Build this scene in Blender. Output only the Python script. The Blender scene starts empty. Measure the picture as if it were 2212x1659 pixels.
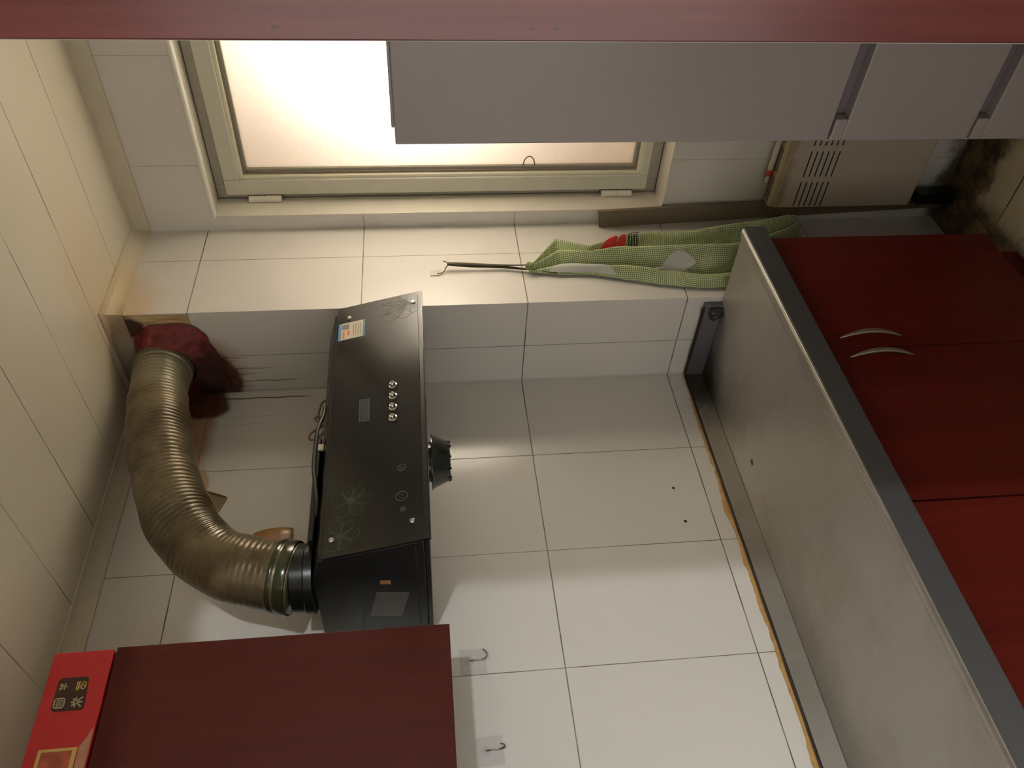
import bpy, bmesh, math, random
from mathutils import Vector, Matrix, noise
random.seed(7)
S = bpy.context.scene
COL = S.collection
PI = math.pi

# ------------------------------------------------------------------ camera
F_PX, YAW, PITCH, ROLL = 1734.2148, 0.81400, 0.10540, -0.04090
CAM = Vector((1.7384, -1.6535, 1.6332))
fw = Vector((-math.sin(YAW), math.cos(YAW), 0)); rt = Vector((math.cos(YAW), math.sin(YAW), 0)); up = Vector((0, 0, 1))
fwd = fw*math.cos(PITCH) - up*math.sin(PITCH); up2 = up*math.cos(PITCH) + fw*math.sin(PITCH)
r3 = rt*math.cos(ROLL) + up2*math.sin(ROLL); u3 = up2*math.cos(ROLL) - rt*math.sin(ROLL)
cd = bpy.data.cameras.new('camera'); co = bpy.data.objects.new('camera', cd); COL.objects.link(co)
cd.sensor_fit = 'HORIZONTAL'; cd.sensor_width = 36; cd.lens = F_PX/2212*36; cd.clip_start = 0.02
X, Y, Z = -u3, r3, -fwd            # the phone was held turned: picture right is down in the room
co.matrix_world = Matrix(((X.x, Y.x, Z.x, CAM.x), (X.y, Y.y, Z.y, CAM.y), (X.z, Y.z, Z.z, CAM.z), (0, 0, 0, 1)))
S.camera = co

# ------------------------------------------------------------------ world, lights, exposure
w = bpy.data.worlds.new('World'); S.world = w; w.use_nodes = True
w.node_tree.nodes['Background'].inputs[0].default_value = (1.0, 0.60, 0.36, 1)
w.node_tree.nodes['Background'].inputs[1].default_value = 0.6
S.view_settings.view_transform = 'Standard'; S.view_settings.look = 'None'
S.view_settings.gamma = 1; S.view_settings.exposure = 0.08
S.view_settings.use_curve_mapping = False
S.cycles.use_denoising = True
S.cycles.sample_clamp_indirect = 6
S.cycles.max_bounces = 10; S.cycles.diffuse_bounces = 6
S.cycles.transparent_max_bounces = 12

def light(name, kind, loc, power, color, size=None, rot=None, size_y=None):
    l = bpy.data.lights.new(name, kind); l.energy = power; l.color = color
    o = bpy.data.objects.new(name, l); COL.objects.link(o); o.location = loc
    if kind == 'AREA':
        l.size = size
        if size_y: l.shape = 'RECTANGLE'; l.size_y = size_y
    elif size: l.shadow_soft_size = size
    if rot: o.rotation_euler = rot
    return o
# daylight in the shaft outside the frosted window
light('outdoor_daylight', 'AREA', (0.95, 0.62, 1.64), 46, (1.0, 0.96, 0.84), 0.2, (math.radians(-90), 0, 0))
# lamp of the hall behind the photographer
light('hall_lamp', 'POINT', (4.0, -1.85, 2.16), 145, (0.95, 0.98, 1.0), 0.05)
# added soft fill light at the kitchen's unseen near wall
light('near_end_fill', 'AREA', (0.75, -2.58, 1.45), 9.2, (1.0, 0.93, 0.88), 1.2, (math.radians(90), 0, 0), 1.5)

# ------------------------------------------------------------------ node helpers
def srgb(r, g, b):
    def f(c):
        c /= 255
        return c/12.92 if c <= 0.04045 else ((c+0.055)/1.055)**2.4
    return (f(r), f(g), f(b), 1)
class NT:
    def __init__(s, name):
        s.m = bpy.data.materials.new(name); s.m.use_nodes = True; s.t = s.m.node_tree
        s.b = s.t.nodes['Principled BSDF']; s.out = s.t.nodes['Material Output']
    def n(s, t, **k):
        x = s.t.nodes.new(t)
        for a, v in k.items(): setattr(x, a, v)
        return x
    def l(s, a, b): s.t.links.new(a, b)
    def set(s, sock, v):
        if hasattr(v, 'is_linked'): s.l(v, sock)
        else:
            try: sock.default_value = v
            except Exception: sock.default_value = (v[0], v[1], v[2], 1)
    def math(s, op, a, b=0.0, c=None, clamp=False):
        x = s.n('ShaderNodeMath', operation=op, use_clamp=clamp)
        s.set(x.inputs[0], a); s.set(x.inputs[1], b)
        if c is not None: s.set(x.inputs[2], c)
        return x.outputs[0]
    def pos(s):
        g = s.n('ShaderNodeNewGeometry'); return g.outputs['Position']
    def xyz(s, v):
        x = s.n('ShaderNodeSeparateXYZ'); s.l(v, x.inputs[0]); return x.outputs
    def noise(s, vec, scale, detail=3, rough=0.5, sc3=None):
        if sc3 is not None:
            mp = s.n('ShaderNodeVectorMath', operation='MULTIPLY'); s.l(vec, mp.inputs[0]); mp.inputs[1].default_value = sc3; vec = mp.outputs[0]
        x = s.n('ShaderNodeTexNoise'); s.l(vec, x.inputs['Vector']); x.inputs['Scale'].default_value = scale
        x.inputs['Detail'].default_value = detail; x.inputs['Roughness'].default_value = rough
        return x.outputs['Fac']
    def ramp(s, f, a, b, lo=0.0, hi=1.0):
        x = s.n('ShaderNodeMapRange', interpolation_type='SMOOTHSTEP'); s.set(x.inputs[0], f)
        x.inputs[1].default_value = a; x.inputs[2].default_value = b; x.inputs[3].default_value = lo; x.inputs[4].default_value = hi
        return x.outputs[0]
    def mix(s, f, a, b):
        x = s.n('ShaderNodeMix', data_type='RGBA'); s.set(x.inputs[0], f); s.set(x.inputs[6], a); s.set(x.inputs[7], b)
        return x.outputs[2]
    def bump(s, h, strength=0.2, dist=0.001, normal=None):
        x = s.n('ShaderNodeBump'); s.l(h, x.inputs['Height']); x.inputs['Strength'].default_value = strength
        x.inputs['Distance'].default_value = dist
        if normal is not None: s.l(normal, x.inputs['Normal'])
        s.l(x.outputs[0], s.b.inputs['Normal']); return x.outputs[0]
    def blob(s, vec, c, r, amp=0.5, scale=14, edge=0.25):
        """mask of an irregular stain centred at c with radii r"""
        sb = s.n('ShaderNodeVectorMath', operation='SUBTRACT'); s.l(vec, sb.inputs[0]); sb.inputs[1].default_value = c
        dv = s.n('ShaderNodeVectorMath', operation='DIVIDE'); s.l(sb.outputs[0], dv.inputs[0]); dv.inputs[1].default_value = r
        ln = s.n('ShaderNodeVectorMath', operation='LENGTH'); s.l(dv.outputs[0], ln.inputs[0])
        nz = s.noise(vec, scale, 4)
        d = s.math('ADD', ln.outputs['Value'], s.math('MULTIPLY', s.math('SUBTRACT', nz, 0.5), amp*2))
        return s.ramp(d, 1.0-edge, 1.0+edge, 1.0, 0.0)

def simple(name, col, rough=0.5, metal=0.0, var=0.06, scale=30, bump=0.0, coat=0.0, spec=0.5, stretch=None, trans=0.0, alpha=1.0):
    q = NT(name); v = q.n('ShaderNodeTexCoord').outputs['Object']
    nz = q.noise(v, scale, 4, 0.6, stretch)
    c = col if len(col) == 4 else (*col, 1)
    lo = tuple(x*(1-var*1.6) for x in c[:3])+(1,); hi = tuple(min(1, x*(1+var)) for x in c[:3])+(1,)
    q.set(q.b.inputs['Base Color'], q.mix(nz, lo, hi))
    q.b.inputs['Roughness'].default_value = rough; q.b.inputs['Metallic'].default_value = metal
    q.b.inputs['Coat Weight'].default_value = coat; q.b.inputs['Coat Roughness'].default_value = 0.15
    q.b.inputs['Specular IOR Level'].default_value = spec
    if trans: q.b.inputs['Transmission Weight'].default_value = trans
    if alpha < 1: q.b.inputs['Alpha'].default_value = alpha
    if bump: q.bump(nz, bump, 0.002)
    return q.m

TILE_ROW, TILE_COL = 0.45, 0.3048
def tile_mat(name, axis, off, stains=None, ztop=9.0, strength=1.0):
    """white glazed wall tile, 305 x 450 mm, thin brown joints; axis = horizontal coordinate of the wall"""
    q = NT(name); P = q.pos(); xs = q.xyz(P)
    wob = q.math('MULTIPLY', q.math('SUBTRACT', q.noise(P, 40, 2), 0.5), 0.0012)
    def joint(c, o, p, wd):
        f = q.math('SUBTRACT', q.math('FRACT', q.math('ADD', q.math('DIVIDE', q.math('SUBTRACT', q.math('ADD', c, wob), o), p), 100.5)), 0.5)
        d = q.math('MULTIPLY', q.math('ABSOLUTE', f), p)
        return q.ramp(d, wd*0.4, wd, 1.0, 0.0)
    jh = joint(xs[2], 0.90, TILE_ROW, 0.0021)
    jv = joint(xs[axis], off, TILE_COL, 0.0014)
    jh = q.math('MULTIPLY', jh, q.ramp(xs[2], ztop, ztop+0.001, strength, 0.0))
    j = q.math('MAXIMUM', jh, q.math('MULTIPLY', jv, strength))
    warm = q.noise(P, 1.7, 3)
    base = q.mix(warm, srgb(209, 206, 200), srgb(219, 216, 209))
    grime = q.ramp(q.noise(P, 5, 5, 0.65), 0.55, 0.8, 0, 0.10)
    base = q.mix(grime, base, srgb(170, 150, 115))
    jn = q.ramp(q.noise(P, 9, 3), 0.3, 0.7, 0.7, 1.0)
    base = q.mix(q.math('MULTIPLY', j, jn), base, srgb(76, 62, 44))
    rough = q.math('ADD', q.math('MULTIPLY', j, 0.4), 0.13)
    if stains:
        base, rough = stains(q, P, xs, base, rough)
    q.set(q.b.inputs['Base Color'], base); q.set(q.b.inputs['Roughness'], rough)
    h = q.math('SUBTRACT', q.math('MULTIPLY', q.noise(P, 3.0, 1), 1.2), j)
    q.bump(h, 0.25, 0.0012)
    return q.m

def streak(q, xs, ax, x0, z1, z0, wd):
    """a thin dried drip: x0 across the wall, from z1 down to z0"""
    wv = q.math('MULTIPLY', q.math('SINE', q.math('MULTIPLY', xs[2], 70.0+x0*90)), 0.0012)
    d = q.math('ABSOLUTE', q.math('SUBTRACT', q.math('ADD', xs[ax], wv), x0))
    m = q.ramp(d, wd*0.3, wd, 1, 0)
    tz = q.math('MULTIPLY', q.ramp(xs[2], z0, z0+0.05, 0, 1), q.ramp(xs[2], z1, z1+0.03, 1, 0))
    return q.math('MULTIPLY', m, tz)

def back_stains(q, P, xs, base, rough):
    # top row above z 2.25 is soaked yellow-brown at the pier corner
    zone = q.math('MULTIPLY', q.ramp(xs[2], 2.246, 2.252, 0, 1), q.ramp(xs[0], 0.17, 0.22, 0.2, 1))
    grain = q.noise(P, 1.0, 4, 0.7, (90, 90, 9))
    yb = q.mix(q.ramp(grain, 0.35, 0.65), srgb(150, 112, 60), srgb(205, 176, 120))
    base = q.mix(q.math('MULTIPLY', zone, 0.85), base, yb)
    m2 = q.blob(P, (0.262, 0, 2.405), (0.036, 0.1, 0.036), 0.3, 30)
    base = q.mix(m2, base, srgb(66, 44, 34))
    m3 = q.blob(P, (0.055, 0, 2.245), (0.13, 0.2, 0.085), 0.3, 16, 0.12)
    halo = q.blob(P, (0.06, 0, 2.235), (0.15, 0.2, 0.095), 0.5, 14, 0.3)
    base = q.mix(q.math('MULTIPLY', halo, 0.55), base, srgb(150, 105, 55))
    for x0, zb, wd in ((0.139, 2.11, .0026), (0.128, 2.14, .0018), (0.096, 2.045, .0022), (0.088, 2.15, .0018), (0.074, 2.09, .0024), (0.045, 1.98, .0026), (0.022, 2.12, .0024), (0.06, 2.14, .0016)):
        st = streak(q, xs, 0, x0, 2.24, zb, wd)
        base = q.mix(q.math('MULTIPLY', st, 0.85), base, srgb(118, 70, 40))
    base = q.mix(q.math('MULTIPLY', m3, 0.95), base, q.mix(q.noise(P, 40, 4), srgb(54, 24, 16), srgb(96, 48, 28)))
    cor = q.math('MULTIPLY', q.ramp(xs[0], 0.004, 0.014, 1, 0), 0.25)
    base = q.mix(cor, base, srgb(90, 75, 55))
    return base, rough
def left_stains(q, P, xs, base, rough):
    m1 = q.blob(P, (0, -0.03, 2.27), (0.2, 0.075, 0.075), 0.4, 12, 0.15)
    h1 = q.blob(P, (0, -0.14, 2.30), (0.2, 0.20, 0.075), 0.35, 9, 0.25)
    base = q.mix(q.math('MULTIPLY', h1, 0.75), base, srgb(160, 112, 58))
    base = q.mix(q.math('MULTIPLY', m1, 0.95), base, q.mix(q.noise(P, 40, 4), srgb(54, 26, 16), srgb(100, 56, 32)))
    h2 = q.blob(P, (0, -0.33, 2.235), (0.2, 0.05, 0.022), 0.4, 16, 0.25)
    base = q.mix(q.math('MULTIPLY', h2, 0.7), base, srgb(180, 140, 80))
    st = streak(q, xs, 1, -0.026, 2.26, 1.955, 0.0034)
    base = q.mix(q.math('MULTIPLY', st, 0.95), base, srgb(92, 50, 34))
    for y0, zb in ((-0.095, 2.02), (-0.125, 2.06)):
        s2 = streak(q, xs, 1, y0, 2.24, zb, 0.002)
        base = q.mix(q.math('MULTIPLY', s2, 0.3), base, srgb(150, 120, 80))
    h3 = q.blob(P, (0, -0.86, 1.86), (0.2, 0.05, 0.03), 0.4, 16, 0.3)
    base = q.mix(q.math('MULTIPLY', h3, 0.8), base, srgb(190, 165, 80))
    # two old screw holes
    for y0, z0 in ((-0.422, 0.984), (-0.529, 0.978)):
        hh = q.blob(P, (0, y0, z0), (0.2, 0.0042, 0.0042), 0.02, 60, 0.2)
        base = q.mix(hh, base, srgb(70, 40, 30))
    return base, rough
def pier_stains(q, P, xs, base, rough):
    h = q.blob(P, (0.308, 0.02, 2.44), (0.2, 0.13, 0.10), 0.4, 10, 0.5)
    base = q.mix(q.math('MULTIPLY', h, 0.55), base, srgb(196, 158, 98))
    m = q.math('MULTIPLY', q.ramp(xs[2], 0.0, 0.10, 0.8, 0), 1.0)
    base = q.mix(q.math('MULTIPLY', m, q.noise(P, 20, 4)), base, srgb(80, 62, 40))
    return base, rough
def far_stains(q, P, xs, base, rough):
    m = q.ramp(q.math('ADD', xs[2], q.math('MULTIPLY', q.noise(P, 18, 4), 0.10)), 0.05, 0.12, 0.9, 0)
    base = q.mix(m, base, srgb(60, 46, 28))
    return base, rough

M = {}
M['tile_left'] = tile_mat('white_tile_left', 1, -0.2859, left_stains)
M['tile_back'] = tile_mat('white_tile_back', 0, 0.146, back_stains)
M['tile_pier'] = tile_mat('white_tile_pier', 1, 0.2213, pier_stains)
M['tile_far'] = tile_mat('white_tile_far', 0, 0.5215, far_stains, 2.2, 0.55)

def ceiling_mat():
    q = NT('cream_ceiling_panels'); P = q.pos(); xs = q.xyz(P)
    f = q.math('SUBTRACT', q.math('FRACT', q.math('ADD', q.math('DIVIDE', q.math('ADD', xs[1], 0.062), 0.2045), 100.5)), 0.5)
    d = q.math('MULTIPLY', q.math('ABSOLUTE', f), 0.2045)
    j = q.ramp(d, 0.0008, 0.0022, 1, 0)
    base = q.mix(q.noise(P, 2.5, 3), srgb(204, 196, 175), srgb(214, 206, 187))
    st = q.blob(P, (0.36, -0.02, 2.45), (0.26, 0.12, 0.2), 0.5, 6, 0.5)
    base = q.mix(q.math('MULTIPLY', st, 0.25), base, srgb(200, 165, 105))
    base = q.mix(q.math('MULTIPLY', j, q.ramp(q.noise(P, 7, 2), 0.3, 0.65, 0.3, 0.95)), base, srgb(105, 90, 62))
    q.set(q.b.inputs['Base Color'], base); q.b.inputs['Roughness'].default_value = 0.38
    h = q.math('SUBTRACT', q.math('MULTIPLY', q.noise(P, 2.0, 2), 1.5), j)
    q.bump(h, 0.3, 0.0015)
    return q.m
M['ceiling'] = ceiling_mat()
def floor_mat():
    q = NT('grimy_floor_tiles'); P = q.pos(); xs = q.xyz(P)
    def joint(c, o):
        f = q.math('SUBTRACT', q.math('FRACT', q.math('ADD', q.math('DIVIDE', q.math('SUBTRACT', c, o), 0.3), 100.5)), 0.5)
        return q.ramp(q.math('MULTIPLY', q.math('ABSOLUTE', f), 0.3), 0.001, 0.003, 1, 0)
    j = q.math('MAXIMUM', joint(xs[0], 0.43), joint(xs[1], 0.10))
    base = q.mix(q.noise(P, 12, 4), srgb(150, 138, 112), srgb(176, 165, 138))
    base = q.mix(j, base, srgb(60, 48, 34))
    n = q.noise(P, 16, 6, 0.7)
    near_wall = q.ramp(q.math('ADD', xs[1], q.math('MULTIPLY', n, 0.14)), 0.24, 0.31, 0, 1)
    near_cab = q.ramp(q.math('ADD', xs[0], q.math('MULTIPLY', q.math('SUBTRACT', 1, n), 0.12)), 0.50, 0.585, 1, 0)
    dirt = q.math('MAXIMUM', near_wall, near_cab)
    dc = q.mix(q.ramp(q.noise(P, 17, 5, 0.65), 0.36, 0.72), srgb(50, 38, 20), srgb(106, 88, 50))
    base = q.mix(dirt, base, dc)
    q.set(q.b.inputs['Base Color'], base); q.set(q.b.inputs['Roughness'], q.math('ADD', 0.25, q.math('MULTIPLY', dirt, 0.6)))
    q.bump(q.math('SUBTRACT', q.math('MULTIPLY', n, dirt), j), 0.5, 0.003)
    return q.m
M['floor'] = floor_mat()
M['plaster'] = simple('hall_plaster', srgb(205, 205, 200), 0.8, var=0.03, scale=6)
M['hall_floor'] = simple('hall_floor_tile', srgb(185, 178, 165), 0.4, var=0.05, scale=5)
M['reveal'] = simple('white_reveal', srgb(214, 210, 196), 0.35, var=0.05, scale=14, bump=0.1)
M['sill_edge'] = simple('rough_white_caulk', srgb(226, 224, 212), 0.6, var=0.06, scale=60, bump=0.5)
def coving_mat():
    q = NT('cream_coving'); P = q.pos()
    base = q.mix(q.noise(P, 10, 3), srgb(196, 187, 164), srgb(208, 199, 177))
    a = q.blob(P, (0.33, 0.0, 2.43), (0.10, 0.20, 0.10), 0.4, 14, 0.45)
    base = q.mix(q.math('MULTIPLY', a, 0.45), base, srgb(190, 156, 100))
    b = q.blob(P, (0.17, -0.02, 2.43), (0.15, 0.06, 0.10), 0.5, 16, 0.4)
    base = q.mix(q.math('MULTIPLY', b, 0.6), base, srgb(112, 92, 62))
    q.set(q.b.inputs['Base Color'], base); q.b.inputs['Roughness'].default_value = 0.4
    return q.m
M['coving'] = coving_mat()
M['upvc'] = simple('window_plastic', srgb(205, 203, 186), 0.32, var=0.04, scale=12)
M['upvc_lit'] = simple('window_bead_lit_plastic', srgb(224, 220, 196), 0.3, var=0.03, scale=12)  # bead tone lightened to stand for light from the pane
M['upvc_grey'] = simple('window_frame_dusty', srgb(168, 163, 147), 0.45, var=0.10, scale=24)
M['gasket'] = simple('grey_rubber_gasket', srgb(128, 120, 106), 0.6, var=0.1, scale=40)
M['hinge'] = simple('white_hinge', srgb(228, 224, 208), 0.25, var=0.03)
def pane_mat():
    q = NT('frosted_glass_pane'); P = q.pos()
    g = q.noise(P, 420, 3, 0.7); g2 = q.noise(P, 60, 4, 0.7)
    c = q.mix(q.math('ADD', q.math('MULTIPLY', g, 0.6), q.math('MULTIPLY', g2, 0.4)), (0.66, 0.62, 0.58, 1), (0.90, 0.87, 0.83, 1))
    spk = q.ramp(q.noise(P, 34, 2), 0.80, 0.83, 0, 1)
    c = q.mix(q.math('MULTIPLY', spk, 0.5), c, (0.4, 0.3, 0.2, 1))
    tr = q.n('ShaderNodeBsdfTranslucent'); q.set(tr.inputs[0], c)
    gl = q.n('ShaderNodeBsdfGlossy'); gl.inputs['Roughness'].default_value = 0.3; gl.inputs[0].default_value = (0.8, 0.8, 0.8, 1)
    mx = q.n('ShaderNodeMixShader'); mx.inputs[0].default_value = 0.05
    q.l(tr.outputs[0], mx.inputs[1]); q.l(gl.outputs[0], mx.inputs[2]); q.l(mx.outputs[0], q.out.inputs[0])
    return q.m
M['pane'] = pane_mat()

def laminate(name, a, b, axis='Z', rough=0.42, coat=0.0, knots=False, scale=1.0):
    q = NT(name); P = q.pos()
    st = {'Z': (60, 60, 2.2), 'Y': (60, 2.2, 60)}[axis]
    n1 = q.noise(P, 1.0*scale, 5, 0.65, st); n2 = q.noise(P, 0.35*scale, 3, 0.5, st)
    f = q.math('ADD', q.math('MULTIPLY', n1, 0.55), q.math('MULTIPLY', n2, 0.45))
    c = q.mix(q.ramp(f, 0.3, 0.7), a, b)
    if knots:
        for k in ((1.514, -1.115, 1.722), (1.514, -1.115, 1.553), (1.514, -1.115, 1.538)):
            m = q.blob(P, k, (0.0011, 0.01, 0.0024), 0.9, 260, 0.5)
            c = q.mix(q.math('MULTIPLY', m, 0.7), c, (0.02, 0.01, 0.01, 1))
    q.set(q.b.inputs['Base Color'], c); q.b.inputs['Roughness'].default_value = rough
    q.b.inputs['Coat Weight'].default_value = coat; q.b.inputs['Coat Roughness'].default_value = 0.25
    q.b.inputs['Specular IOR Level'].default_value = 0.5 if knots else 0.25
    q.bump(n1, 0.08, 0.0006)
    return q.m
M['red_wood'] = laminate('dark_red_laminate', srgb(62, 17, 9), srgb(72, 20, 11))
M['red_wood_low'] = laminate('dark_red_door_laminate', srgb(76, 16, 8), srgb(94, 22, 12))
M['jamb_wood'] = laminate('reddish_brown_varnished_wood', srgb(84, 34, 33), srgb(114, 54, 49), rough=0.3, coat=0.5, knots=True)
M['edge_dark'] = simple('dark_edge', srgb(40, 16, 12), 0.6)

def steel_mat(name, tint, rough, axis=(3, 160, 160), dirt=True):
    q = NT(name); P = q.pos(); xs = q.xyz(P)
    br = q.noise(P, 1.0, 4, 0.7, axis); sm = q.noise(P, 4.0, 5, 0.6)
    c = q.mix(br, tuple(x*0.86 for x in tint[:3])+(1,), tint)
    if dirt:
        c = q.mix(q.ramp(sm, 0.45, 0.75, 0, 0.35), c, srgb(120, 105, 82))
        # grime gathered in the inner corner and one bolt hole
        g = q.blob(P, (0.01, -0.02, 0.81), (0.12, 0.13, 0.08), 0.5, 22, 0.5)
        c = q.mix(q.math('MULTIPLY', g, 0.85), c, srgb(44, 36, 26))
        hl = q.blob(P, (0.112, -0.434, 0.80), (0.008, 0.0095, 0.01), 0.1, 60, 0.15)
        c = q.mix(hl, c, (0.012, 0.014, 0.012, 1))
    q.set(q.b.inputs['Base Color'], c); q.b.inputs['Metallic'].default_value = 0.7
    q.set(q.b.inputs['Roughness'], q.math('ADD', rough, q.math('MULTIPLY', sm, 0.12)))
    q.b.inputs['Anisotropic'].default_value = 0.3
    q.bump(br, 0.06, 0.0004)
    return q.m
M['steel'] = steel_mat('brushed_steel_worktop', srgb(168, 164, 156), 0.34)
M['steel_dark'] = steel_mat('steel_apron', srgb(112, 112, 114), 0.4, (160, 3, 160), False)
M['chrome'] = simple('chrome', srgb(225, 222, 214), 0.12, 1.0, 0.02)
M['satin'] = simple('satin_metal_handle', srgb(170, 160, 145), 0.35, 0.9, 0.05)
M['fridge'] = simple('fridge_painted_steel', srgb(162, 156, 154), 0.38, 0.1, 0.02, 3)
M['fridge_dark'] = simple('fridge_handle_recess', srgb(122, 112, 118), 0.5, 0.0, 0.04)
M['fridge_seal'] = simple('fridge_gasket', srgb(46, 44, 44), 0.7)
M['white_plastic'] = simple('white_plastic', srgb(196, 190, 174), 0.4, 0, 0.05, 20)
def heater_mat():
    q = NT('yellowed_white_enamel'); P = q.pos(); xs = q.xyz(P)
    base = q.mix(q.noise(P, 20, 3), srgb(182, 172, 156), srgb(192, 183, 168))
    d = q.math('ADD', xs[2], q.math('MULTIPLY', q.noise(P, 24, 4), 0.06))
    m = q.ramp(d, 0.575, 0.622, 0, 0.8)
    base = q.mix(m, base, srgb(128, 110, 68))
    q.set(q.b.inputs['Base Color'], base); q.b.inputs['Roughness'].default_value = 0.45
    return q.m
M['heater'] = heater_mat()
M['slot'] = simple('dark_slot', srgb(34, 28, 20), 0.9)
M['black_glass'] = simple('black_glass_panel', (0.010, 0.0095, 0.008), 0.16, 0, 0.1, 10, coat=0.3)
M['black_metal'] = simple('black_hood_enamel', (0.012, 0.012, 0.012), 0.30, 0, 0.15, 14)
M['black_plastic'] = simple('black_plastic', (0.010, 0.011, 0.010), 0.3, 0, 0.2, 30)
M['cup'] = simple('greasy_black_oil_cup', (0.014, 0.018, 0.016), 0.22, 0, 0.3, 40, bump=0.3)
M['print_grey'] = simple('faint_grey_print', srgb(118, 120, 112), 0.5)
M['print_dim'] = simple('dim_grey_print', srgb(72, 76, 72), 0.5)
M['print_film'] = simple('thin_grey_film', srgb(50, 50, 46), 0.35)
M['blue_film'] = simple('worn_blue_grey_sticker', srgb(72, 84, 90), 0.45, 0, 0.25, 90)
M['label_white'] = simple('label_paper', srgb(205, 192, 172), 0.55, 0, 0.03)
M['label_blue'] = simple('label_blue', srgb(78, 128, 165), 0.5)
M['label_red'] = simple('label_orange', srgb(196, 110, 66), 0.5)
M['label_grey'] = simple('label_grey', srgb(120, 116, 108), 0.5)
M['foil'] = simple('crinkled_grey_sticker', srgb(118, 110, 104), 0.35, 0.2, 0.15, 50, bump=0.3)
M['orange_bit'] = simple('orange_mark', srgb(196, 138, 96), 0.5)
def duct_mat():
    q = NT('greasy_olive_duct'); P = q.pos()
    n = q.noise(P, 9, 5, 0.65)
    c = q.mix(q.ramp(n, 0.3, 0.7), srgb(78, 66, 44), srgb(124, 112, 84))
    c = q.mix(q.blob(P, (0.15, -0.08, 2.33), (0.15, 0.11, 0.2), 0.4, 12, 0.4), c, srgb(134, 128, 104))
    q.set(q.b.inputs['Base Color'], c); q.b.inputs['Metallic'].default_value = 0.35
    q.set(q.b.inputs['Roughness'], q.math('ADD', 0.22, q.math('MULTIPLY', n, 0.2)))
    q.b.inputs['Coat Weight'].default_value = 0.3
    return q.m
M['duct'] = duct_mat()
M['tape'] = simple('dark_green_tape_band', srgb(60, 62, 38), 0.2, 0.1, 0.2, 25, coat=0.3)
def rag_mat():
    q = NT('greasy_dark_red_cloth'); P = q.pos()
    n = q.noise(P, 30, 5, 0.7)
    base = q.mix(q.ramp(n, 0.3, 0.7), srgb(88, 26, 26), srgb(128, 44, 42))
    d = q.blob(P, (0.05, -0.02, 2.22), (0.13, 0.2, 0.075), 0.5, 14, 0.3)
    base = q.mix(q.math('MULTIPLY', d, 0.9), base, srgb(50, 24, 16))
    q.set(q.b.inputs['Base Color'], base); q.b.inputs['Roughness'].default_value = 0.6
    q.bump(n, 0.7, 0.004)
    return q.m
M['red_cloth'] = rag_mat()
M['cardboard'] = simple('brown_tape_patch', srgb(150, 104, 44), 0.35, 0, 0.3, 20, bump=0.4, coat=0.3)
M['pad'] = simple('stained_clear_pad', srgb(150, 132, 96), 0.3, 0, 0.15, 40, alpha=0.45)
M['pad_edge'] = simple('amber_glue_edge', srgb(140, 104, 48), 0.35)
M['clear_pad'] = simple('clear_adhesive_pad', srgb(215, 216, 216), 0.12, 0, 0.02, 40, alpha=0.13)
M['wire'] = simple('dark_wire_steel', srgb(120, 112, 98), 0.3, 0.9)
M['cable'] = simple('black_cable', (0.02, 0.018, 0.014), 0.4)
M['cable_brown'] = simple('grimy_grey_cable', srgb(92, 78, 54), 0.5)
M['plank'] = simple('grey_brown_board', srgb(112, 100, 82), 0.6, 0, 0.12, 1.0, stretch=(160, 160, 4), bump=0.1)
M['strap'] = simple('dark_olive_strap', srgb(74, 68, 50), 0.85, 0, 0.3, 160, bump=0.5)
M['lining'] = simple('pale_grey_lining', srgb(190, 192, 184), 0.8, 0, 0.05, 60, bump=0.2)
M['red_print'] = simple('red_print', srgb(214, 50, 56), 0.75, 0, 0.06, 200)
M['dark_print'] = simple('dark_print', srgb(44, 46, 26), 0.8)
M['caulk'] = simple('amber_caulk', srgb(178, 138, 78), 0.6, 0, 0.3, 60, bump=0.6)
M['grime'] = simple('black_brown_grime', srgb(48, 36, 24), 0.8, 0, 0.3, 50, bump=0.6)
M['rubber'] = simple('greasy_black_lump', srgb(38, 38, 36), 0.4, 0, 0.3, 40, bump=0.5)
M['gift_red'] = simple('red_gift_card', srgb(178, 34, 38), 0.4, 0, 0.08, 8, coat=0.2)
M['gift_dark'] = simple('gift_dark_print', srgb(58, 34, 20), 0.5)
M['gift_gold'] = simple('gift_gold_print', srgb(196, 166, 92), 0.5, 0, 0.1, 60)
M['gift_cream'] = simple('gift_cream_print', srgb(172, 160, 128), 0.5)
M['gift_pic'] = simple('gift_food_picture', srgb(170, 84, 58), 0.5, 0, 0.6, 45)
M['gift_pic2'] = simple('gift_pale_picture', srgb(178, 130, 104), 0.5, 0, 0.3, 60)
M['red_band'] = simple('red_band', srgb(190, 60, 44), 0.5)
M['outdoor'] = simple('outdoor_wall', srgb(200, 180, 150), 0.9)
def gingham():
    q = NT('green_gingham_cloth'); uv = q.n('ShaderNodeUVMap').outputs[0]; xs = q.xyz(uv)
    p = 0.0056
    def band(c): return q.math('GREATER_THAN', q.math('FRACT', q.math('ADD', q.math('DIVIDE', c, p), 50.0)), 0.5)
    s = q.math('ADD', band(xs[0]), band(xs[1]))
    c = q.mix(q.math('GREATER_THAN', s, 0.5), srgb(214, 222, 176), srgb(158, 172, 122))
    c = q.mix(q.math('GREATER_THAN', s, 1.5), c, srgb(90, 102, 64))
    q.set(q.b.inputs['Base Color'], c); q.b.inputs['Roughness'].default_value = 0.85
    q.b.inputs['Sheen Weight'].default_value = 0.2
    q.bump(q.noise(uv, 900, 2), 0.2, 0.0005)
    return q.m
M['gingham'] = gingham()
M['knot'] = simple('green_knotted_cloth', srgb(112, 132, 80), 0.9, 0, 0.3, 140, bump=0.5)

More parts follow.
